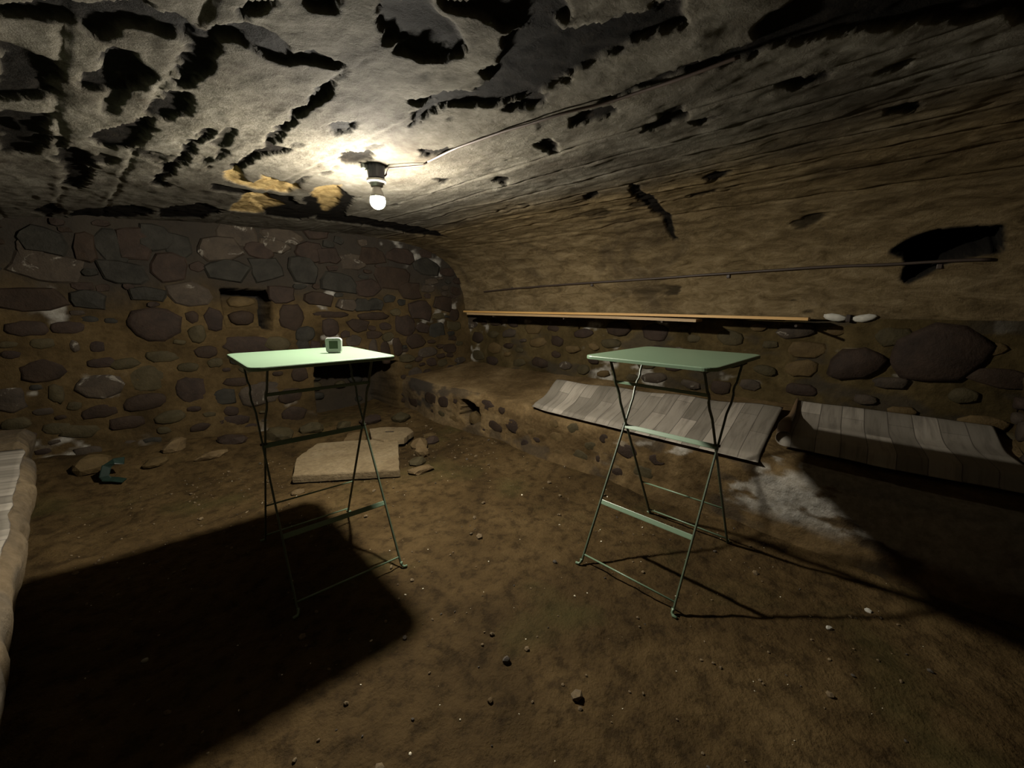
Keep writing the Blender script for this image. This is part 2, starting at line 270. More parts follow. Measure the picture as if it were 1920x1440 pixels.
# ------------------------------------------------------------------ object helpers
def obj(name, me, mat, parent=None, smooth=False):
    if isinstance(me, bmesh.types.BMesh):
        b = me; me = bpy.data.meshes.new(name); b.to_mesh(me); b.free()
    if mat is not None and not me.materials: me.materials.append(mat)
    if smooth:
        me.polygons.foreach_set('use_smooth', [True] * len(me.polygons))
    o = bpy.data.objects.new(name, me); C.objects.link(o)
    if parent is not None: o.parent = parent
    return o
def tag(o, label=None, cat=None, group=None, kind=None):
    if label: o['label'] = label
    if cat: o['category'] = cat
    if group: o['group'] = group
    if kind: o['kind'] = kind
    return o
def empty(name, loc, rz=0, label=None, cat=None, group=None):
    o = bpy.data.objects.new(name, None); C.objects.link(o); o.empty_display_size = .1
    o.location = loc; o.rotation_euler = (0, 0, rz); tag(o, label, cat, group); return o
def grid_mesh(name, X, Y, Z, attrs={}, uv=None, flip=False):
    ny, nx = X.shape
    co = np.stack([X, Y, Z], -1).reshape(-1, 3)
    i = np.arange(ny * nx).reshape(ny, nx)
    q = np.stack([i[:-1, :-1], i[:-1, 1:], i[1:, 1:], i[1:, :-1]], -1).reshape(-1, 4)
    if flip: q = q[:, ::-1]
    me = bpy.data.meshes.new(name)
    me.vertices.add(len(co)); me.vertices.foreach_set('co', co.ravel())
    me.loops.add(q.size); me.loops.foreach_set('vertex_index', q.ravel().astype(np.int32))
    me.polygons.add(len(q)); me.polygons.foreach_set('loop_start', (np.arange(len(q)) * 4).astype(np.int32))
    me.polygons.foreach_set('loop_total', np.full(len(q), 4, np.int32))
    me.update(calc_edges=True)
    for k, v in attrs.items():
        a = me.attributes.new(k, 'FLOAT', 'POINT'); a.data.foreach_set('value', v.ravel().astype(np.float32))
    if uv is not None:
        l = me.uv_layers.new(name='UVMap'); u = np.stack(uv, -1).reshape(-1, 2)[q.ravel()]
        l.data.foreach_set('uv', u.ravel().astype(np.float32))
    return me
def bm_box(bm, sx, sy, sz, mat=Matrix()):
    r = bmesh.ops.create_cube(bm, size=1, matrix=mat @ Matrix.Diagonal((sx, sy, sz, 1)))
    return r['verts']
def box(name, size, loc, mat, parent=None, bev=.0, rot=(0, 0, 0), seg=2):
    bm = bmesh.new(); bm_box(bm, *size)
    if bev: bmesh.ops.bevel(bm, geom=bm.edges[:], offset=bev, segments=seg, affect='EDGES', profile=.5)
    o = obj(name, bm, mat, parent, smooth=False); o.location = loc; o.rotation_euler = rot; return o
def tube(bm, pts, r, n=8, flat=None, side=None):
    """sweep a round (r) or rectangular (flat=(w,t) with width along `side`) section through pts"""
    pts = [Vector(p) for p in pts]; rings = []
    for i, p in enumerate(pts):
        d = (pts[min(i + 1, len(pts) - 1)] - pts[max(i - 1, 0)]).normalized()
        ref = Vector(side) if side else (Vector((0, 0, 1)) if abs(d.z) < .9 else Vector((1, 0, 0)))
        a = (ref - d * ref.dot(d)).normalized(); b = d.cross(a)
        if flat:
            w_, t_ = flat
            sec = [a * w_ / 2 * x + b * t_ / 2 * y for x, y in ((-1, -.6), (-.8, -1), (.8, -1), (1, -.6), (1, .6), (.8, 1), (-.8, 1), (-1, .6))]
        else:
            sec = [(a * math.cos(k * 2 * math.pi / n) + b * math.sin(k * 2 * math.pi / n)) * r for k in range(n)]
        rings.append([bm.verts.new(p + s) for s in sec])
    m = len(rings[0])
    for A, B in zip(rings[:-1], rings[1:]):
        for k in range(m): bm.faces.new((A[k], A[(k + 1) % m], B[(k + 1) % m], B[k]))
    bm.faces.new(rings[0][::-1]); bm.faces.new(rings[-1])
def lathe(bm, prof, n=24, cap=True):
    rings = []
    for r, z in prof:
        rings.append([bm.verts.new((r * math.cos(2 * math.pi * k / n), r * math.sin(2 * math.pi * k / n), z)) for k in range(n)])
    for A, B in zip(rings[:-1], rings[1:]):
        for k in range(n): bm.faces.new((A[k], A[(k + 1) % n], B[(k + 1) % n], B[k]))
    if cap: bm.faces.new(rings[0][::-1]); bm.faces.new(rings[-1])
    bmesh.ops.recalc_face_normals(bm, faces=bm.faces)

def masonry_stone(c, u, v, nrm, w, h, mat, parent, proud=.012, rot=0., power=2.6, n=11, name='stone', deep=.03):
    """one stone set into masonry: irregular outline, domed and chipped face, root buried in the mortar"""
    u, v, nrm, c = Vector(u), Vector(v), Vector(nrm), Vector(c)
    bm = bmesh.new(); rings = []
    ph = random.random() * 9; jit = [random.uniform(-.3, .3) for _ in range(n)]
    ang = power >= 4
    rad = [1 + (random.uniform(-.2, .12) if ang else random.uniform(-.15, .10)) for _ in range(n)]
    for sc, z in ((1.04, -deep), (1.0, proud * .35), (.90 if ang else .84, proud * .95)):
        ring = []
        for k in range(n):
            a = 2 * math.pi * (k + (random.uniform(-.25, .25) if sc > 1.03 else jit[k])) / n + ph
            ca, sa = math.cos(a), math.sin(a)
            rr = (abs(ca) ** power + abs(sa) ** power) ** (-1 / power) * rad[k] * sc
            x, y = ca * rr * w / 2, sa * rr * h / 2
            x, y = x * math.cos(rot) - y * math.sin(rot), x * math.sin(rot) + y * math.cos(rot)
            ring.append(bm.verts.new(u * x + v * y + nrm * (z + random.uniform(-.2, .2) * proud)))
        rings.append(ring)
    top = bm.verts.new(nrm * proud * random.uniform(.9, 1.3) + u * random.uniform(-.1, .1) * w + v * random.uniform(-.1, .1) * h)
    for A, B in zip(rings[:-1], rings[1:]):
        for k in range(n): bm.faces.new((A[k], A[(k + 1) % n], B[(k + 1) % n], B[k]))
    for k in range(n): bm.faces.new((rings[-1][k], rings[-1][(k + 1) % n], top))
    bmesh.ops.recalc_face_normals(bm, faces=bm.faces)
    o = obj(name, bm, mat, parent, smooth=not ang); o.location = c
    return o
def loose_stone(name, loc, size, mat, rz=0., seed=0, label=None, cat='stone', group=None, rough=.16, sink=.15):
    r = random.Random(seed)
    bm = bmesh.new(); bmesh.ops.create_icosphere(bm, subdivisions=2, radius=1)
    ds = [Vector((r.uniform(-1, 1), r.uniform(-1, 1), r.uniform(-.6, 1))).normalized() for _ in range(9)]
    cut = [r.uniform(.6, .9) for _ in ds]
    for vtx in bm.verts:
        p = vtx.co.copy()
        for d, k in zip(ds, cut):
            q = p.dot(d)
            if q > k: p -= d * (q - k)
        p *= 1 + r.uniform(-rough, rough) * .25
        p.z = max(p.z, -.62)
        vtx.co = Vector((p.x * size[0] / 2, p.y * size[1] / 2, p.z * size[2] / 1.5))
    zmin = min(v.co.z for v in bm.verts)
    for vtx in bm.verts: vtx.co.z -= zmin + size[2] * sink
    o = obj(name, bm, mat); o.location = loc; o.rotation_euler = (0, 0, rz)
    tag(o, label, cat, group); return o

# ------------------------------------------------------------------ floor
YN = -.62                                    # wall behind the camera
def back_y(x): return 4.2 - .14 * x
def bench_front(y): return np.interp(y, [-.6, .3, 2.0, 3.0, 4.2], [2.27, 2.32, 2.43, 2.47, 2.43])
def floor_h(x, y):
    x = np.asarray(x, float); y = np.asarray(y, float)
    h = .006 * fbm(x * 1.6, y * 1.6, 3, 1) + .007 * fbm(x * 9, y * 9, 4, 5) + .004 * fbm(x * 28, y * 28, 2, 7)
    d = bench_front(y) - x
    h = h + .055 * sstep(.30, .0, d) * (.6 + .5 * fbm(x * 2, y * 2, 2, 8))
    d2 = back_y(x) - y
    h = h + .14 * sstep(.75, .0, d2) * (.55 + .5 * sstep(1.6, .3, x))
    h = h + .02 * sstep(.2, .0, x + .22)
    return h
nx, ny = 300, 360
gx, gy = np.meshgrid(np.linspace(-.5, 2.75, nx), np.linspace(YN - .05, 4.4, ny))
fl = obj('floor', grid_mesh('floor', gx, gy, floor_h(gx, gy)), M['earth'], smooth=True)
tag(fl, 'packed brown earth floor with dark crumbs and pale chips', kind='structure')

# ------------------------------------------------------------------ vault (ceiling)
PR = np.array(PROF + [(3.42, 1.126)]); SL = np.concatenate([[0], np.cumsum(np.hypot(*np.diff(PR, axis=0).T))]); STOT = SL[-1]
def prof_at(s):
    x = np.interp(s, SL, PR[:, 0]); z = np.interp(s, SL, PR[:, 1])
    e = .04
    tx = np.interp(s + e, SL, PR[:, 0]) - np.interp(s - e, SL, PR[:, 0]); tz = np.interp(s + e, SL, PR[:, 1]) - np.interp(s - e, SL, PR[:, 1])
    l = np.hypot(tx, tz) + 1e-9
    return x, z, tz / l, -tx / l            # inward normal (pointing into the cellar)
def vault_point(s, y, off=0.0):
    x, z, nx_, nz_ = prof_at(np.array([s])); return Vector((x[0] + nx_[0] * off, y, z[0] + nz_[0] * off))
ns, nyv = 560, 560
S, Yv = np.meshgrid(np.linspace(0, STOT, ns), np.linspace(YN - .03, 4.45, nyv))
wx = S + .022 * fbm(S * 14, Yv * 8, 4, 21); wy = Yv + .04 * fbm(S * 9, Yv * 8, 4, 31)
bare = polys_mask(BARE, wx + .018 * fbm(S * 40, Yv * 34, 3, 23), wy, .012, .006)
spk = sstep(.42, .55, fbm(S * 9, Yv * 3.2, 4, 44)) * sstep(-.1, .3, fbm(S * 1.3, Yv * 1.1, 2, 50))     # small pits
tanm = polys_mask(TAN, wx, wy, .012)
hole = polys_mask(HOLE, S + .01 * fbm(S * 30, Yv * 30, 3, 61), Yv + .01 * fbm(S * 30, Yv * 30, 3, 66), .008)
haunch = sstep(3.25, 4.0, S + .25 * fbm(S * 2, Yv * 1.2, 3, 71))
lam = .6 * fbm(S * 13, Yv * 2.6, 4, 81) + .8 * (.45 - np.abs(fbm(S * 9, Yv * 3.4, 4, 83)) * 2)
ridge = .5 - np.abs(fbm(S * 6, Yv * 4.5, 4, 85)) * 3
off = .010 * fbm(S * 2.2, Yv * 1.2, 3, 91) + .005 * fbm(S * 18, Yv * 9, 4, 95)
off = off + haunch * .0085 * lam + (1 - haunch) * (.0022 * lam + .0022 * np.clip(ridge, -.4, 1))
for s0, dp in ((1.2, .004), (1.46, .004), (1.66, .005), (2.28, .004), (2.98, .006), (3.22, .007), (3.44, .006), (3.66, .007), (3.86, .006), (4.05, .005), (4.25, .005)):
    s1 = s0 + .02 * vnoise(Yv * 2.2, Yv * 0 + s0 * 7) + .006 * vnoise(Yv * 12, Yv * 0 + s0 * 3)
    off = off + dp * np.exp(-((S - s1) / .013) ** 2) * sstep(-.3, .3, vnoise(Yv * 3, Yv * 0 + s0 * 31)) - dp * 1.2 * np.exp(-((S - s1 - .024) / .010) ** 2)
off = off - .013 * bare * (1 + .35 * fbm(S * 12, Yv * 12, 3, 97)) + .005 * np.exp(-((bare - .35) / .2) ** 2) - .010 * spk
off = off - .012 * tanm * (1 + fbm(S * 12, Yv * 8, 3, 99)) - .42 * hole
lampd = np.hypot(S - 2.66, Yv - 1.86)
off = off * (.35 + .65 * sstep(.05, .35, lampd))
px_, pz_, nx_, nz_ = prof_at(S)
off = off * sstep(STOT - .06, STOT - .14, S)
# edges: walls take over at both springings
VX = px_ + nx_ * off; VZ = pz_ + nz_ * off
cm = grid_mesh('ceiling', VX, Yv, VZ, dict(bare=np.clip(bare * 1.0 + spk * .8, 0, 1), haunch=haunch, tan=tanm, hole_shade=np.clip(polys_mask(HOLE, S, Yv, .01, .02), 0, 1)))
ce = obj('ceiling', cm, M['vault'], smooth=True)
tag(ce, 'low plastered barrel vault with fallen dark patches and board seams', kind='structure')

# ------------------------------------------------------------------ back (end) wall
NICHE = [(.90, 1.355), (1.255, 1.35), (1.235, 1.02), (1.175, 1.03), (1.17, 1.04), (.905, 1.03)]
SLOT = [(.90, 1.36), (1.26, 1.355), (1.24, 1.01), (1.165, 1.03), (1.172, 1.305), (.905, 1.315)]  # groove cut deep and coloured dark for the niche's inner shadow
ALCOVE = [(1.56, .70), (2.40, .62), (2.38, .02), (1.55, .04)]
nx, nz = 380, 200
wxg, wzg = np.meshgrid(np.linspace(-1.15, 3.40, nx), np.linspace(-.05, 2.05, nz))
ax_ = wxg + .008 * fbm(wxg * 25, wzg * 25, 3, 5); az_ = wzg + .008 * fbm(wxg * 25, wzg * 25, 3, 9)
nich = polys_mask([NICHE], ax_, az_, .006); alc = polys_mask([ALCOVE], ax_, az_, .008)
wo = .022 * fbm(wxg * 2.2, wzg * 2.6, 3, 12) + .008 * fbm(wxg * 12, wzg * 14, 4, 17)
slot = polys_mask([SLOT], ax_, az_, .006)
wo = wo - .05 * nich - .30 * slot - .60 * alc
foot = sstep(.22, .0, wzg) * .05
wall_y = back_y(wxg) - wo - foot
lime = sstep(.35, .6, fbm(wxg * 5, wzg * 7, 4, 27)) * sstep(.0, .35, fbm(wxg * 1.2, wzg * 1.4, 2, 29)) * .7
upper_dark = sstep(1.15, 1.5, wzg + .15 * fbm(wxg * 3, wzg * 3, 3, 33))  # mortar darker towards the top of the wall
wb = obj('wall_back', grid_mesh('wall_back', wxg, wall_y, wzg, dict(bare=np.clip(upper_dark * .85 + alc * .7 + slot, 0, 1), lime=lime), flip=False), M['mortar'], smooth=True)  # shade of alcove and slot painted into the mortar colour
tag(wb, 'rubble stone end wall of dark stones in tan mortar with a small niche', kind='structure')
un = Vector((1, -.14, 0)).normalized(); nn = Vector((-.14, -1, 0)).normalized()
placed = []
def in_poly(P, x, z, m=0.): return poly_sd(P, np.array([x]), np.array([z]))[0] > -m
def wall_stone(x, z, w_, h_, proud=.010, rot=0., power=2.5, off=0.):
    xi = np.array([x]); zi = np.array([z])
    o_ = (.022 * fbm(xi * 2.2, zi * 2.6, 3, 12) + .008 * fbm(xi * 12, zi * 14, 4, 17))[0]
    y = back_y(x) - o_ - off
    top = z > 1.2
    m = random.choice([0, 1, 1, 0, 2, 4] if top else [0, 2, 0, 2, 3, 3, 1, 4])
    masonry_stone((x, y, z), un, (0, 0, 1), nn, w_, h_, M['stone'][m], wb, proud, rot, power, 9 if power > 3 else 11)
    placed.append((x, z, w_ / 2, h_ / 2))
for (x, z, w_, h_) in WST:
    if z < .14: continue
    if in_poly(NICHE, x, z, .02) or in_poly(ALCOVE, x, z, .04): continue
    hi = z > 1.15
    wall_stone(x, z, w_ * (1.12 if hi else 1.0), h_ * (1.12 if hi else 1.0), random.uniform(.012, .030) if hi else random.uniform(.005, .014), random.uniform(-.12, .12), 4.5 if hi else 2.8)
# stones inside the niche and the alcove
masonry_stone((1.04, back_y(1.04) + .045, 1.255), un, (0, 0, 1), nn, .22, .09, M['stone'][5], wb, .02)
masonry_stone((1.03, back_y(1.03) + .045, 1.12), un, (0, 0, 1), nn, .20, .12, M['stone'][2], wb, .035)
for k in range(26):
    x = random.uniform(1.62, 2.34); z = random.uniform(.12, .6); w_, h_ = random.uniform(.09, .2), random.uniform(.06, .11)
    if any(abs(x - a) < (w_ / 2 + c) * .9 and abs(z - b) < (h_ / 2 + d) * .9 for a, b, c, d in placed): continue
    masonry_stone((x, back_y(x) + .585, z), un, (0, 0, 1), nn, w_, h_, M['stone'][random.choice([0, 1, 3])], wb, .02); placed.append((x, z, w_ / 2, h_ / 2))
# fill what is left, big stones first
for size, tries in ((1.0, 500), (.72, 900), (.5, 1800)):
    for _ in range(tries):
        x = random.uniform(-.95, 3.2); z = random.uniform(.13, 1.85)
        zc = np.interp(x, PR[:, 0], PR[:, 1])
        if z > zc - .03: continue
        hi = z > 1.2 or x > 1.6
        w_ = random.uniform(.13, .26) * size * (1 if hi else .85); h_ = w_ * random.uniform(.42, .75)
        if in_poly(NICHE, x, z, max(w_, h_) * .55) or in_poly(ALCOVE, x, z, max(w_, h_) * .55): continue
        gap = .90 if hi else 1.15
        if not hi and random.random() < .55: continue
        if any(abs(x - a) < (w_ / 2 + c) * gap and abs(z - b) < (h_ / 2 + d) * gap and ((x - a) / (w_ / 2 + c)) ** 2 + ((z - b) / (h_ / 2 + d)) ** 2 < gap * 1.15 for a, b, c, d in placed): continue
        wall_stone(x, z, w_, h_, random.uniform(.010, .024) if hi else random.uniform(.004, .013), random.uniform(-.15, .15), 4.0 if hi else 2.8)
        if len(placed) > 280: break

# ------------------------------------------------------------------ right long wall (below the vault) and left / near walls
def side_wall(name, x0, sgn, z0, z1, y0, y1, mat, label, seed, lean=0.0, nyy=340, nzz=90):
    yg, zg = np.meshgrid(np.linspace(y0, y1, nyy), np.linspace(z0, z1, nzz))
    o_ = .020 * fbm(yg * 2.2, zg * 3, 3, seed) + .010 * fbm(yg * 11, zg * 14, 4, seed + 4)
    lm = sstep(.25, .55, fbm(yg * 6, zg * 9, 4, seed + 9)) * sstep(-.1, .3, fbm(yg * 1.2, zg * 2, 2, seed + 2)) * .75
    dk = sstep(.15, .45, fbm(yg * 3, zg * 6, 4, seed + 19)) * .6
    xg = x0 - sgn * o_ - (.055 * sstep(.3, .05, yg) if sgn > 0 else 0)
    o = obj(name, grid_mesh(name, xg, yg, zg, dict(bare=dk, lime=lm), flip=sgn > 0), mat, smooth=True)
    tag(o, label, kind='structure'); return o
wr = side_wall('wall_right', 3.36, 1, .3, 1.14, YN, 4.0, M['wallr'], 'damp rubble and render wall above the long bench', 40)
wl = side_wall('wall_left', -1.12, -1, 0, 1.12, YN, 4.45, M['mortar'], 'rubble wall along the left side of the cellar', 50)
pl = []
for _ in range(900):
    y = random.uniform(-.55, 3.7); z = random.uniform(.58, 1.08)
    w_ = random.uniform(.10, .26); h_ = w_ * random.uniform(.4, .7)
    if any(abs(y - a) < (w_ / 2 + c) * 1.12 and abs(z - b) < (h_ / 2 + d) * 1.12 for a, b, c, d in pl): continue
    pl.append((y, z, w_ / 2, h_ / 2))
    masonry_stone((3.352 - .055 * float(sstep(.3, .05, y)), y, z), (0, 1, 0), (0, 0, 1), (-1, 0, 0), w_, h_, M['stone'][random.choice([0, 2, 3, 3, 4, 5])], wr, random.uniform(.006, .016), random.uniform(-.2, .2))
    if len(pl) > 85: break
for (y, z, w_, h_) in ((-.30, .95, .42, .34), (.05, .86, .3, .2)):
    masonry_stone((3.30, y, z), (0, 1, 0), (0, 0, 1), (-1, 0, 0), w_, h_, M['stone'][0], wr, .035, -.3, 2.4, 9)
# wall just behind the camera, seen only as a sliver at the right edge
xg, zg = np.meshgrid(np.linspace(-1.15, 3.4, 200), np.linspace(-.05, 2.0, 100))
o_ = .025 * fbm(xg * 2.5, zg * 3, 3, 60) + .010 * fbm(xg * 11, zg * 14, 4, 64)
wf = obj('wall_front', grid_mesh('wall_front', xg, YN + o_, zg, dict(bare=sstep(.1, .5, fbm(xg * 3, zg * 4, 3, 66)) * .4, lime=sstep(.3, .6, fbm(xg * 5, zg * 7, 4, 67)) * .5), flip=True), M['mortar'], smooth=True)
tag(wf, 'rubble wall closing the cellar beside the viewer', kind='structure')
pl = []
for _ in range(700):
    x = random.uniform(2.3, 3.28); z = random.uniform(.5, 1.6); w_ = random.uniform(.10, .22); h_ = w_ * random.uniform(.5, .9)
    if z > np.interp(x, PR[:, 0], PR[:, 1]) - .06: continue
    if any(abs(x - a) < (w_ / 2 + c) * 1.08 and abs(z - b) < (h_ / 2 + d) * 1.08 for a, b, c, d in pl): continue
    pl.append((x, z, w_ / 2, h_ / 2))
    masonry_stone((x, YN + .005, z), (1, 0, 0), (0, 0, 1), (0, 1, 0), w_, h_, M['stone'][random.choice([0, 3, 4, 5])], wf, random.uniform(.012, .03))

# ------------------------------------------------------------------ masonry benches
CAV = [(2.62, .30), (2.78, .34), (2.86, .33), (2.90, .17), (2.80, .09), (2.60, .16)]   # hollow in the bench front, (y, z)
def bench_top(x, y):
    t = np.clip((x - bench_front(y)) / 1.0, 0, 1)
    return .395 + .02 * sstep(0, .08, t) + .125 * t ** 1.3 + .012 * fbm(x * 2, y * 2, 3, 77) + .025 * sstep(3.0, 4.0, y)
nyb, nfr, ntp = 420, 60, 110
yb = np.linspace(YN, 4.02, nyb)[:, None]
zf = np.linspace(-.03, 1, nfr)[None, :]
bf = bench_front(yb)
top0 = bench_top(bf + .0, yb)
Zf = -.03 + (top0 + .03 - .02) * ((zf + .03) / 1.03); Yf = yb + 0 * Zf
roundoff = .035 * (1 - np.clip((top0 - Zf) / .07, 0, 1)) ** 2
Xf = bf + roundoff - .022 * fbm(Yf * 2.4, Zf * 3.5, 3, 101) - .010 * fbm(Yf * 12, Zf * 14, 4, 105) - .05 * sstep(.16, .0, Zf) * (.5 + fbm(Yf * 1.5, Zf * 2, 2, 111))
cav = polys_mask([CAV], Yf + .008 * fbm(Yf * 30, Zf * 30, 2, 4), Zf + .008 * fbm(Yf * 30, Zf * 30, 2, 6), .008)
Xf = Xf + .18 * cav
tt = np.linspace(0, 1, ntp)[None, :] ** 1.2
Xt = bf + .035 + (3.42 - bf - .035) * tt; Yt = yb + 0 * Xt
Zt = bench_top(Xt, Yt) + .004 * fbm(Xt * 12, Yt * 12, 3, 121)
Zt[:, 0] = Zf[:, -1] + .003
BX = np.concatenate([Xf, Xt], 1); BY = np.concatenate([Yf, Yt], 1); BZ = np.concatenate([Zf, Zt], 1)
yy = BY; zz = BZ
lime = sstep(.12, .28, .5 * fbm(yy * 4, zz * 7 + BX, 5, 131) + .5 * (.4 - 2.2 * np.abs(fbm(yy * 3 + zz * 3, zz * 7, 5, 137))) + .45 * sstep(.9, .2, yy) - .1) * sstep(1.6, .5, yy) * sstep(.10, .2, zz) * (BX < bf + .12)
lime = lime * .75
dkb = sstep(.10, .35, fbm(yy * 3.4, zz * 6, 4, 141)) * .55 * (BX < bf + .06) + sstep(2.6, 3.6, yy + .4 * fbm(yy * 2, BX * 2, 2, 144)) * .45 * (BX < bf + .05)
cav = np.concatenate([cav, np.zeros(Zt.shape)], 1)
benchm = grid_mesh('stone_bench', BX, BY, BZ, dict(bare=np.clip(dkb + cav * .8, 0, .9), lime=lime), flip=False)  # darker inside the hollow
sb = obj('stone_bench', benchm, M['bench'], smooth=True)
tag(sb, 'long low masonry bench along the right wall, rendered top and patchy stone front', 'bench')
pl = []
for _ in range(1500):
    y = random.uniform(-.2, 3.95); z = random.uniform(.09, .33); w_ = random.uniform(.08, .22); h_ = w_ * random.uniform(.5, .85)
    if z + h_ / 2 > .39 or in_poly(CAV, y, z, max(w_, h_) * .6): continue
    if y < .9 or random.random() < .25: continue
    if any(abs(y - a) < (w_ / 2 + c) * 1.15 and abs(z - b) < (h_ / 2 + d) * 1.15 for a, b, c, d in pl): continue
    pl.append((y, z, w_ / 2, h_ / 2))
    yi = np.array([y]); zi = np.array([z])
    xs = bench_front(y) - (.022 * fbm(yi * 2.4, zi * 3.5, 3, 101) + .010 * fbm(yi * 12, zi * 14, 4, 105) + .05 * sstep(.16, .0, zi) * (.5 + fbm(yi * 1.5, zi * 2, 2, 111)))[0]
    masonry_stone((xs + .002, y, z), (0, 1, 0), (0, 0, 1), (-1, 0, 0), w_, h_, M['stone'][random.choice([0, 0, 3, 5, 2])], sb, random.uniform(.001, .006), random.uniform(-.2, .2))
# left bench: only its inner edge enters the picture
yb = np.linspace(YN, 4.3, 300)[:, None]
ed = -.235 + .012 * vnoise(yb * 2.3, yb * 0) + .008 * vnoise(yb * 9, yb * 0 + 5) - .03 * sstep(3.3, 3.7, yb)
Zf = np.linspace(-.03, .38, 40)[None, :] + 0 * yb; Yf = yb + 0 * Zf
Xf = ed + .018 * fbm(Yf * 5, Zf * 7, 4, 151) - .085 * sstep(.33, 0, Zf) - .03 * (1 - np.clip((.38 - Zf) / .06, 0, 1)) ** 2
Xt = ed - .03 + (-1.14 - ed + .03) * np.linspace(0, 1, 60)[None, :]; Yt = yb + 0 * Xt
Zt = .383 + .10 * ((ed - Xt) / .9) + .01 * fbm(Xt * 3, Yt * 3, 3, 154)
lb = obj('stone_bench', grid_mesh('stone_bench', np.concatenate([Xf, Xt], 1), np.concatenate([Yf, Yt], 1), np.concatenate([Zf, Zt], 1),
         dict(bare=sstep(.1, .5, fbm(np.concatenate([Yf, Yt], 1) * 4, np.concatenate([Zf, Xt], 1) * 6, 3, 157)) * .5, lime=0 * np.concatenate([Zf, Xt], 1) + .12), flip=True), M['bench'], smooth=True)
tag(lb, 'masonry bench at the left edge of the picture, its rounded edge under a printed mat', 'bench')

# ------------------------------------------------------------------ printed vinyl mats on the benches
def mat_mesh(name, fn, nu, nv, label, under=None, thick=.003, uvs=(1, 1)):
    u, v = np.meshgrid(np.linspace(0, 1, nu), np.linspace(0, 1, nv))
    X, Y, Z = fn(u, v)
    U = np.concatenate([np.zeros((nv, 1)), np.cumsum(np.sqrt(np.diff(X, axis=1) ** 2 + np.diff(Y, axis=1) ** 2 + np.diff(Z, axis=1) ** 2), 1)], 1)
    V = np.concatenate([np.zeros((1, nu)), np.cumsum(np.sqrt(np.diff(X, axis=0) ** 2 + np.diff(Y, axis=0) ** 2 + np.diff(Z, axis=0) ** 2), 0)], 0)
    me = grid_mesh(name, X, Y, Z, {'under': np.zeros(u.shape)}, (U * uvs[0], V.mean(1, keepdims=True) * uvs[1] + 0 * U))
    o = obj(name, me, M['vinyl'], smooth=True)
    # real thickness: a second sheet below, joined along the rim
    bm = bmesh.new(); bm.from_mesh(me); bm.normal_update()
    la = bm.verts.layers.float['under']
    nrm = {v_: v_.normal.copy() for v_ in bm.verts}
    sgn = 1 if sum(n.z for n in nrm.values()) > 0 else -1
    if sgn < 0: bmesh.ops.reverse_faces(bm, faces=bm.faces[:]); bm.normal_update(); nrm = {v_: v_.normal.copy() for v_ in bm.verts}
    r = bmesh.ops.extrude_face_region(bm, geom=bm.faces[:])
    nv_ = [g for g in r['geom'] if isinstance(g, bmesh.types.BMVert)]
    old = [v_ for v_ in nrm if v_.is_valid and v_ not in set(nv_)]
    # old faces are the lower sheet
    for v_ in old: v_.co -= nrm[v_] * thick; v_[la] = 1.0
    bmesh.ops.recalc_face_normals(bm, faces=bm.faces[:])
    bm.to_mesh(me); bm.free(); me.polygons.foreach_set('use_smooth', [True] * len(me.polygons))
    tag(o, label, 'mat', 'plank-printed vinyl mats'); return o
def bt(x, y): return bench_top(np.maximum(x, bench_front(y)), y)
def mat1(u, v):          # u across (front -> back), v along Y (near -> far)
    y = .36 + (1.98 - .36) * v + u * (.02 + .10 * v) + .01 * np.sin(u * 3)
    xf = bench_front(y) - .012 * (1 - u)
    dep = .80 + (.50 - .80) * v
    x = xf + .02 + dep * u
    z = np.maximum(bt(x, y) + .008, .41 + .0 * u) + (.03 + .045 * v) * sstep(.4, 1, u) ** 1.2 + .006 * np.sin(v * 21) * u
    z = z + .012 * np.exp(-((v - 1) / .06) ** 2) * (1 - u)
    return x, y, z
mat_mesh('vinyl_mat', mat1, 50, 90, 'grey plank-printed vinyl mat on the bench behind the shaded right table, back edge curling up')
def mat2(u, v):          # near end of the bench; far end (v=1) rolled over, front edge lifted and bent down
    y0 = -.585 + (.285 + .585) * np.minimum(v / .86, 1.0)
    x = 2.50 + .80 * u + .03 * v
    lift = .075 * sstep(.75, .0, u)
    z = bt(x, y0) + .012 + lift + .03 * sstep(.6, 1, u)
    fr = sstep(.12, 0, u)
    z = z - .060 * fr; x = x + .045 * fr - .02
    r = .036 * (1 - u) + .005
    a = np.clip((v - .86) / .14, 0, 1) * math.radians(215)
    y = y0 + np.sin(a) * r + (.04 * u)
    z = z + (1 - np.cos(a)) * r
    return x, y, z
mat_mesh('vinyl_mat', mat2, 50, 100, 'second plank-printed mat at the right end of the bench, left end rolled up, front lifted')
def mat3(u, v):
    y = .3 + 3.25 * v
    ed_ = -.235 + .012 * vnoise(y * 2.3, y * 0) + .008 * vnoise(y * 9, y * 0 + 5)
    x = ed_ - .012 - .6 * u - .02 * v
    z = .396 + .10 * ((ed_ - x) / .9) + .012 * fbm(x * 3, y * 3, 3, 154) + .006
    return x, y, z
mat_mesh('vinyl_mat', mat3, 30, 60, 'plank-printed mat on the bench at the left edge of the picture')

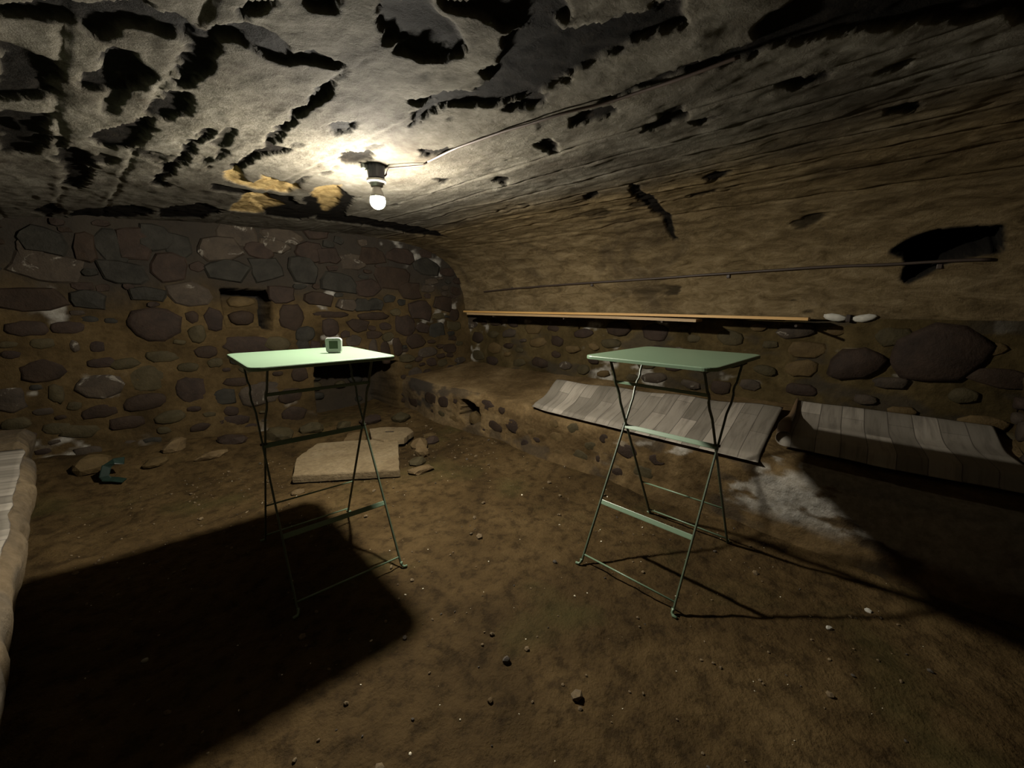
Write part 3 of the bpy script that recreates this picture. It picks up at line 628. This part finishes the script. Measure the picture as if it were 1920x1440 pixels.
# ------------------------------------------------------------------ boards, cables and fixings on the right wall
def board(y0, y1, x0, x1, z0, z1, th, mat, label):
    e = empty('wooden_board', ((x0 + x1) / 2, (y0 + y1) / 2, (z0 + z1) / 2), 0)
    bm = bmesh.new(); n = 24
    rings = []
    for k in range(n + 1):
        t = k / n; y = y0 + (y1 - y0) * t; z = z0 + (z1 - z0) * t + .004 * math.sin(t * 5) 
        c = [(x0, z - th / 2), (x0, z + th / 2), (x1, z + th / 2), (x1, z - th / 2)]
        rings.append([bm.verts.new((x_, y, z_)) for x_, z_ in c])
    for A, B in zip(rings[:-1], rings[1:]):
        for j in range(4): bm.faces.new((A[j], A[(j + 1) % 4], B[(j + 1) % 4], B[j]))
    bm.faces.new(rings[0][::-1]); bm.faces.new(rings[-1])
    bmesh.ops.recalc_face_normals(bm, faces=bm.faces)
    C.objects.unlink(e); bpy.data.objects.remove(e)
    o = obj('wooden_board', bm, mat); tag(o, label, 'board'); return o
board(.31, 3.55, 3.10, 3.22, 1.137, 1.166, .018, M['wood'], 'long orange pine board laid along the ledge of the right wall, the upper one')
board(.95, 3.40, 3.02, 3.16, 1.115, 1.143, .020, M['wood2'], 'shorter pale pine board under and in front of the long orange one')
for k, y in enumerate((.36, 1.2, 2.1, 3.0)):
    bm = bmesh.new(); tube(bm, [(3.42, y, 1.088 + k * .004), (3.2, y, 1.093 + k * .005), (3.03, y, 1.096 + k * .006)], .008, 8)
    o = obj('iron_peg', bm, M['iron']); tag(o, ['rusty iron peg under the right end of the long board', 'rusty iron peg under the boards above the shaded table', 'rusty iron peg under the boards, third from the right', 'rusty iron peg under the left part of the boards'][k], 'peg', 'pegs carrying the boards')
for k, (y, w_) in enumerate(((.20, .16), (.06, .15))):
    masonry_stone((3.30, y - .01, 1.145), (0, 1, 0), (0, 0, 1), (-1, 0, 0), w_ * .85, .05, M['gypsum'], wr, .02, .1 - .2 * k, 1.8, 10, name='plaster_dab')
box('iron_wedge', (.03, .022, .045), (3.283, .125, 1.142), M['iron'], None, .003)
tag(bpy.data.objects['iron_wedge'], 'small dark iron wedge between two white plaster dabs on the right wall', 'wedge')

def run_cable(name, pts, r, mat, label, off, wob=.004, n=60):
    pts = [p for p in pts if p]
    P = np.array(pts); d = np.concatenate([[0], np.cumsum(np.hypot(*np.diff(P, axis=0).T))])
    ts = np.linspace(0, d[-1], n); s = np.interp(ts, d, P[:, 0]); y = np.interp(ts, d, P[:, 1])
    k = np.ones(5) / 5; sp = np.pad(s, 2, 'edge'); yp = np.pad(y, 2, 'edge'); s = np.convolve(sp, k, 'valid'); y = np.convolve(yp, k, 'valid')
    bm = bmesh.new(); tube(bm, [vault_point(a, b, off + wob * float(vnoise(b * 6, a))) for a, b in zip(s, y)], r, 8)
    o = obj(name, bm, mat, smooth=True); tag(o, label, 'cable'); return o
run_cable('cable', CABLE2, .0085, M['cable'], 'thick brown cable running along the right haunch of the vault into the hole', .012)
run_cable('cable', CABLE1[3:], .0052, M['cable_pink'], 'thin brown lamp wire along the ceiling seam from the bulb', .010, .003)
for k in (5, 18, 33, 47):     # cable clips
    y = 3.3 - k * .075
    p = vault_point(4.86 - .02 * (y < 1), y, .008)
    b_ = box('cable_clip', (.008, .022, .026), p, M['cable'], None, .003, (0, .1, 0))
    tag(b_, 'small dark clip on the thick cable, %s' % {5: 'near its left end', 18: 'left of the middle', 33: 'above the shaded table', 47: 'near the hole'}[k], 'clip', 'clips on the wall cable')
bpy.context.view_layer.update()

# ------------------------------------------------------------------ the lamp
LX, LY, LZ = LAMP
zc = 1.872
lamp = empty('bulb_lamp', (LX, LY, zc), 0, 'bare lit bulb in a white-ringed ceiling holder at the crown of the vault', 'lamp')
bm = bmesh.new(); lathe(bm, [(.041, .0), (.042, -.012), (.040, -.028), (.037, -.060)], 24); o = obj('socket', bm, M['socket'], lamp, smooth=False)
o.location.z = .004
bm = bmesh.new(); lathe(bm, [(.030, -.060), (.044, -.062), (.046, -.068), (.043, -.076), (.030, -.080), (.028, -.092)], 28); obj('collar_ring', bm, M['porcelain'], lamp, smooth=True)
bm = bmesh.new(); lathe(bm, [(.015, -.05), (.016, -.075), (.022, -.105), (.0310, -.128), (.0350, -.1425)], 24); obj('bulb_neck', bm, M['porcelain'], lamp, smooth=True)
bm = bmesh.new(); bmesh.ops.create_uvsphere(bm, u_segments=20, v_segments=14, radius=.0355)
o = obj('bulb_globe', bm, M['bulb'], lamp, smooth=True); o.location = (0, 0, LZ - zc)
o = box('terminal_block', (.030, .018, .022), (-.052, .012, -.012), M['white_plastic'], lamp, .003)
p0 = vault_point(*CABLE1[3], .010) - Vector((LX, LY, zc))
bm = bmesh.new(); tube(bm, [(.026, -.012, -.050), (.036, -.028, -.036), (.034, -.06, -.014), (p0 + Vector((0, .03, -.006))), p0], .0040, 8); obj('lamp_wire', bm, M['cable_pink'], lamp, smooth=True)

# ------------------------------------------------------------------ folding tables
TA, TB, TC, TE, TG = .2801, .2992, .2177, .3412, .2035
def make_table(loc, rz, label):
    t = empty('folding_table', loc, rz, label, 'table')
    # pressed steel top: rounded corners, rolled-down rim
    bm = bmesh.new(); R = .045; n = 8
    def outline(dx, z, rr):
        out = []
        for cx, cy, a0 in ((TA - R, TB - R, 0), (-TA + R, TB - R, 90), (-TA + R, -TB + R, 180), (TA - R, -TB + R, 270)):
            for k in range(n + 1):
                a = math.radians(a0 + 90 * k / n); out.append(bm.verts.new((cx + math.cos(a) * (R + dx), cy + math.sin(a) * (R + dx), z)))
        return out
    rings = [outline(-.004, .984, 0), outline(-.0005, .985, 0), outline(0, .996, 0), outline(-.002, .9990, 0), outline(-.006, 1.0, 0)]
    inner = outline(-.0045, .9845, 0); inner2 = outline(-.006, .996, 0)
    L = len(rings[0])
    for A, B in zip(rings[:-1], rings[1:]):
        for k in range(L): bm.faces.new((A[k], A[(k + 1) % L], B[(k + 1) % L], B[k]))
    bm.faces.new(rings[-1])
    for A, B in ((inner, rings[0]), (inner2, inner)):
        for k in range(L): bm.faces.new((A[k], A[(k + 1) % L], B[(k + 1) % L], B[k]))
    bm.faces.new(inner2[::-1])
    bmesh.ops.recalc_face_normals(bm, faces=bm.faces)
    obj('tabletop', bm, M['mint'], t)
    for s in (-1, 1):       # rails under the top that take the leg hooks
        box('under_rail', (.016, 2 * TB - .10, .010), (s * (TC + .022), 0, .989), M['mint'], t, .002)
    def Y(fr, z): return fr * (-TE + (TE + TG) * z)
    for fr in (1, -1):      # the two crossing frames
        cx = TC + (.005 if fr > 0 else -.005)
        for s in (-1, 1):
            bm = bmesh.new(); P = []
            kx = .007 if fr > 0 else -.006
            for z, dx in ((.012, 0), (.2, 0), (.4, 0), (.6, 0), (.755, 0), (.785, kx * .6), (.80, kx), (.835, kx), (.85, kx * .35), (.868, kx * .3), (.885, kx), (.985, kx * 1.3)):
                P.append((s * (cx + dx), Y(fr, z), z))
            tube(bm, P, 0, flat=(.0135, .007), side=(0, 1, 0))
            lg = obj('leg', bm, M['mint_shaded'], t)
            bm = bmesh.new()
            y0 = Y(fr, .0)
            tube(bm, [(s * cx, y0 + fr * .004, .03), (s * cx, y0, .014), (s * (cx + .006), y0 - fr * .006, .007), (s * (cx + .022), y0 - fr * .008, .006)], .0062, 8)
            f_ = obj('foot', bm, M['mint'], lg, smooth=True)
        zr, zm = .045, (.275 if fr > 0 else .255)
        bm = bmesh.new(); tube(bm, [(-cx, Y(fr, zr), zr), (cx, Y(fr, zr), zr)], .0040, 8); obj('bottom_rod', bm, M['mint'], t, smooth=True)
        if fr > 0:
            for z in (zm, .62):
                bm = bmesh.new(); tube(bm, [(-cx, Y(fr, z), z), (cx, Y(fr, z), z)], 0, flat=(.022, .004), side=(0, (TE + TG) , 1)); obj('cross_bar', bm, M['mint'], t)
        else:
            bm = bmesh.new(); tube(bm, [(-cx, Y(fr, zm), zm), (cx, Y(fr, zm), zm)], .0042, 8); obj('middle_rod', bm, M['mint'], t, smooth=True)
            bm = bmesh.new(); tube(bm, [(-cx, Y(fr, .866), .866), (cx, Y(fr, .866), .866)], 0, flat=(.014, .005), side=(0, 0, 1)); obj('cross_bar', bm, M['mint'], t)
    for s in (-1, 1):
        bm = bmesh.new(); zx = TE / (TE + TG)
        tube(bm, [(s * (TC - .012), 0, zx), (s * (TC + .014), 0, zx)], .006, 10); obj('pivot_rivet', bm, M['iron'], t, smooth=True)
    return t
t1 = make_table((.719, 1.876, 0), -.1098, 'brightly lit mint green folding bistro table under the lamp, clock on its top')
t2 = make_table((1.814, .654, 0), -1.6333, 'dimmer green folding bistro table beside the long bench, nothing on its top')

# ------------------------------------------------------------------ little clock thermometer on the left table
ck = empty('digital_clock', (.825, 1.862, 1.0), math.radians(-48 + 10), 'small white square digital clock with a dim display on the lit left table', 'clock')
bm = bmesh.new(); CW, CH_, CR = .074, .070, .015
def case_ring(y, ins):
    out = []
    for cx, cz, a0 in ((CW / 2 - CR, CH_ / 2 - CR, 0), (-CW / 2 + CR, CH_ / 2 - CR, 90), (-CW / 2 + CR, -CH_ / 2 + CR, 180), (CW / 2 - CR, -CH_ / 2 + CR, 270)):
        for k in range(8):
            a = math.radians(a0 + 90 * k / 7); x = cx + math.cos(a) * (CR - ins); z = cz + math.sin(a) * (CR - ins)
            out.append(bm.verts.new((x * (.95 + .05 * (z / (CH_ / 2))), y, z)))
    return out
rg = [case_ring(-.011, .003), case_ring(-.0095, .0008), case_ring(-.007, 0), case_ring(.009, 0), case_ring(.011, .002)]
for A, B in zip(rg[:-1], rg[1:]):
    for k in range(32): bm.faces.new((A[k], A[(k + 1) % 32], B[(k + 1) % 32], B[k]))
bm.faces.new(rg[0]); bm.faces.new(rg[-1][::-1]); bmesh.ops.recalc_face_normals(bm, faces=bm.faces)
o = obj('case', bm, M['white_plastic'], ck); o.location = (0, 0, .036); o.rotation_euler = (math.radians(-6), 0, 0)
def on_face(name, sx, sz, x, z, mat, par=o, y=-.0115, th=.002):
    return box(name, (sx, th, sz), (x, y, z), mat, par, .0005)
sc = on_face('screen', .038, .036, .001, .001, M['lcd'])
seg7 = {'2': 'abged', '1': 'bc', '8': 'abcdefg', '5': 'afgcd'}
on_face('top_mark', .0016, .006, .0, .0275, M['lcd'])
box('foot_bar', (.05, .020, .0035), (0, .002, .0018), M['white_plastic'], ck, .001)

# ------------------------------------------------------------------ pale slabs and loose stones near the far wall
def slab(name, pts, z0, th, mat, label, cat='slab', seed=0, hole=False):
    r = random.Random(seed); P = []
    for i in range(len(pts)):
        a, b = Vector(pts[i]), Vector(pts[(i + 1) % len(pts)]); m = max(2, int((b - a).length / .05))
        for k in range(m): q = a.lerp(b, k / m); P.append(q + Vector((r.uniform(-.004, .004), r.uniform(-.004, .004))))
    c = sum(P, Vector((0, 0))) / len(P)
    bm = bmesh.new(); rings = []
    for sc_, z in ((.995, 0), (1.0, th * .4), (.998, th * .85), (.988, th), ):
        rings.append([bm.verts.new(((p - c).x * sc_, (p - c).y * sc_, z + (r.uniform(-.002, .002) if z else 0))) for p in P])
    for A, B in zip(rings[:-1], rings[1:]):
        for k in range(len(P)): bm.faces.new((A[k], A[(k + 1) % len(P)], B[(k + 1) % len(P)], B[k]))
    bm.faces.new(rings[0][::-1]); bm.faces.new(rings[-1])
    bmesh.ops.triangulate(bm, faces=[f for f in bm.faces if len(f.verts) > 4])
    bmesh.ops.recalc_face_normals(bm, faces=bm.faces)
    for nm in ('bare', 'lime'): bm.verts.layers.float.new(nm)
    o = obj(name, bm, mat); o.location = (c.x, c.y, z0); tag(o, label, cat); return o
s1 = slab('stone_slab', [(.905, 2.86), (1.04, 3.18), (1.30, 3.42), (1.60, 3.22), (1.84, 3.02), (1.46, 2.40)], .010, .055, M['slab'], 'large pale buff slab lying on the earth behind the lit table', seed=1)
s2 = slab('stone_slab', [(1.66, 3.16), (1.78, 3.42), (1.92, 3.36), (2.06, 3.19), (2.02, 3.05), (1.84, 2.93), (1.70, 3.02)], .032, .050, M['slab'], 'smaller pale slab with a dark nick, at the far right corner of the large slab', seed=2)
box('nick', (.075, .022, .003), (.01, .02, .0505), M['iron'], s2, .001, (0, 0, -.7))  # dark strip laid on top, standing for the darkness of a hole
s3 = slab('stone_slab', [(1.48, 3.30), (1.60, 3.46), (1.72, 3.40), (1.66, 3.26)], .025, .05, M['rubble'], 'small tan wedge of slab showing behind the large pale slab', seed=3)
RUB = [(1.93, 2.82, .17, .20, .10, 'pale chunky broken stone touching the right side of the slabs'), (1.83, 2.66, .17, .15, .085, 'tan broken stone just below the pale chunky one by the slabs'),
       (2.08, 2.86, .15, .13, .07, 'brown broken stone right of the pale chunky one'), (1.62, 2.38, .22, .13, .055, 'yellowish flat stone at the front right corner of the large slab'),
       (1.70, 2.53, .16, .13, .06, 'grey brown stone between the yellowish flat stone and the broken stones'),
       (2.17, 3.0, .14, .12, .05, 'dark brown stone at the far right of the broken stones'), (.88, 2.70, .10, .07, .03, 'small tan chip at the front left corner of the large slab'),
       (.44, 3.95, .20, .11, .10, 'ochre stone wedged at the foot of the end wall below the niche'), (.62, 3.72, .26, .10, .05, 'thin yellowish stone lying on the rubble before the end wall'),
       (.30, 3.80, .18, .12, .06, 'dark stone at the foot of the end wall, left of the ochre stone'), (.80, 3.88, .24, .14, .08, 'long brown stone at the foot of the end wall right of the ochre stone'),
       (1.12, 3.80, .28, .16, .11, 'big brown stone at the foot of the end wall left of the dark alcove'), (1.40, 3.78, .22, .15, .10, 'brown stone in front of the left jamb of the alcove'),
       (-.02, 3.92, .24, .18, .12, 'rounded brown stone at the foot of the end wall near the left bench'), (1.95, 3.70, .26, .16, .08, 'dark stone on the sill of the dark alcove'),
       (2.22, 3.55, .22, .17, .10, 'dark stone in the corner between alcove and bench'), (1.68, 3.72, .18, .13, .08, 'squat brown stone below the middle of the alcove'),
       (2.56 + .12, 2.74, .16, .16, .12, 'brown stone sitting in the hollow of the bench front')]
for k, (x, y, a, b, c, lab) in enumerate(RUB):
    z = float(floor_h(x, y)) if k != 17 else .12
    if k == 17: x = 2.535
    loose_stone('loose_stone', (x, y, z), (a, b, c), M['rubble'] if k in (0, 1, 3, 6, 7, 8) else M['stone'][[3, 5, 0, 3][k % 4]], random.uniform(-.6, .6), 100 + k, lab, 'stone')
# dark green plastic scrap at the foot of the end wall, left
bm = bmesh.new()
tube(bm, [(0, 0, .0), (-.02, .0, .05), (.0, .01, .11), (.04, .01, .135), (.09, 0, .13)], 0, flat=(.05, .012), side=(1, 0, .3))
tube(bm, [(-.02, 0, .03), (.03, -.03, .02), (.07, -.05, .004)], 0, flat=(.06, .010), side=(0, 1, .2))
o = obj('plastic_scrap', bm, M['green_rag']); o.location = (.05, 3.72, float(floor_h(.05, 3.72)) - .004)
tag(o, 'crumpled dark green plastic scrap on the floor near the left bench', 'scrap')

# pale chips and dark crumbs scattered on the floor
CH = [(118, .012, (-.09, 1.62))]
def scatter(name, n, rr, mat, seed, label, dens):
    r = random.Random(seed); bm = bmesh.new()
    for _ in range(n):
        for _t in range(20):
            x = r.uniform(-.15, 2.4); y = r.uniform(-.3, 3.5)
            if r.random() < dens(x, y): break
        s = r.uniform(*rr) * (1 + 2.2 * (r.random() ** 8))
        z = float(floor_h(x, y))
        m = Matrix.Translation((x, y, z + s * .18)) @ Euler((r.uniform(-.4, .4), r.uniform(-.4, .4), r.uniform(0, 6))).to_matrix().to_4x4() @ Matrix.Diagonal((s, s * r.uniform(.5, 1), s * r.uniform(.4, .7), 1))
        bmesh.ops.create_icosphere(bm, subdivisions=1, radius=.5, matrix=m)
    o = obj(name, bm, mat); tag(o, label, 'debris', None, 'stuff'); return o
M['chip'] = plain('pale_chips', (.55, .50, .38), .5, 0, .4, 60)
M['crumb'] = plain('dark_crumbs', (.05, .04, .03), .9, 0, .4, 60)
M['clod'] = plain('earth_clods', (.10, .07, .035), .9, 0, .4, 60)
scatter('floor_chips', 170, (.003, .007), M['chip'], 5, 'tiny pale lime chips strewn over the earth floor', lambda x, y: .5 + .5 * (y < 1.2))
scatter('floor_crumbs', 160, (.004, .011), M['crumb'], 6, 'small dark crumbs strewn over the earth floor', lambda x, y: .6)
scatter('floor_clods', 700, (.004, .014), M['clod'], 8, 'brown earth clods strewn over the floor', lambda x, y: .3 + .7 * (y > 2.2))
for k, (x, y, a, mat, lab) in enumerate(((.02, 1.74, .022, 'gypsum', 'white chip on the floor at the left edge of the big shadow'), (2.02, -.13, .026, 'gypsum', 'white pebble on the dark floor near the right edge of the picture'),
        (1.80, -.02, .024, 'gypsum', 'pale pebble just beyond the end of the right table shadow'), (.86, .80, .032, 'crumb', 'dark pebble near the right tip of the big shadow'),
        (.72, .74, .024, 'rubble', 'light tan pebble below the tip of the big shadow'), (1.42, 1.0, .026, 'crumb', 'black crumb inside the left legs of the shaded table'))):
    loose_stone('pebble', (x, y, float(floor_h(x, y))), (a, a * .8, a * .6), M[mat], k, 300 + k, lab, 'pebble')
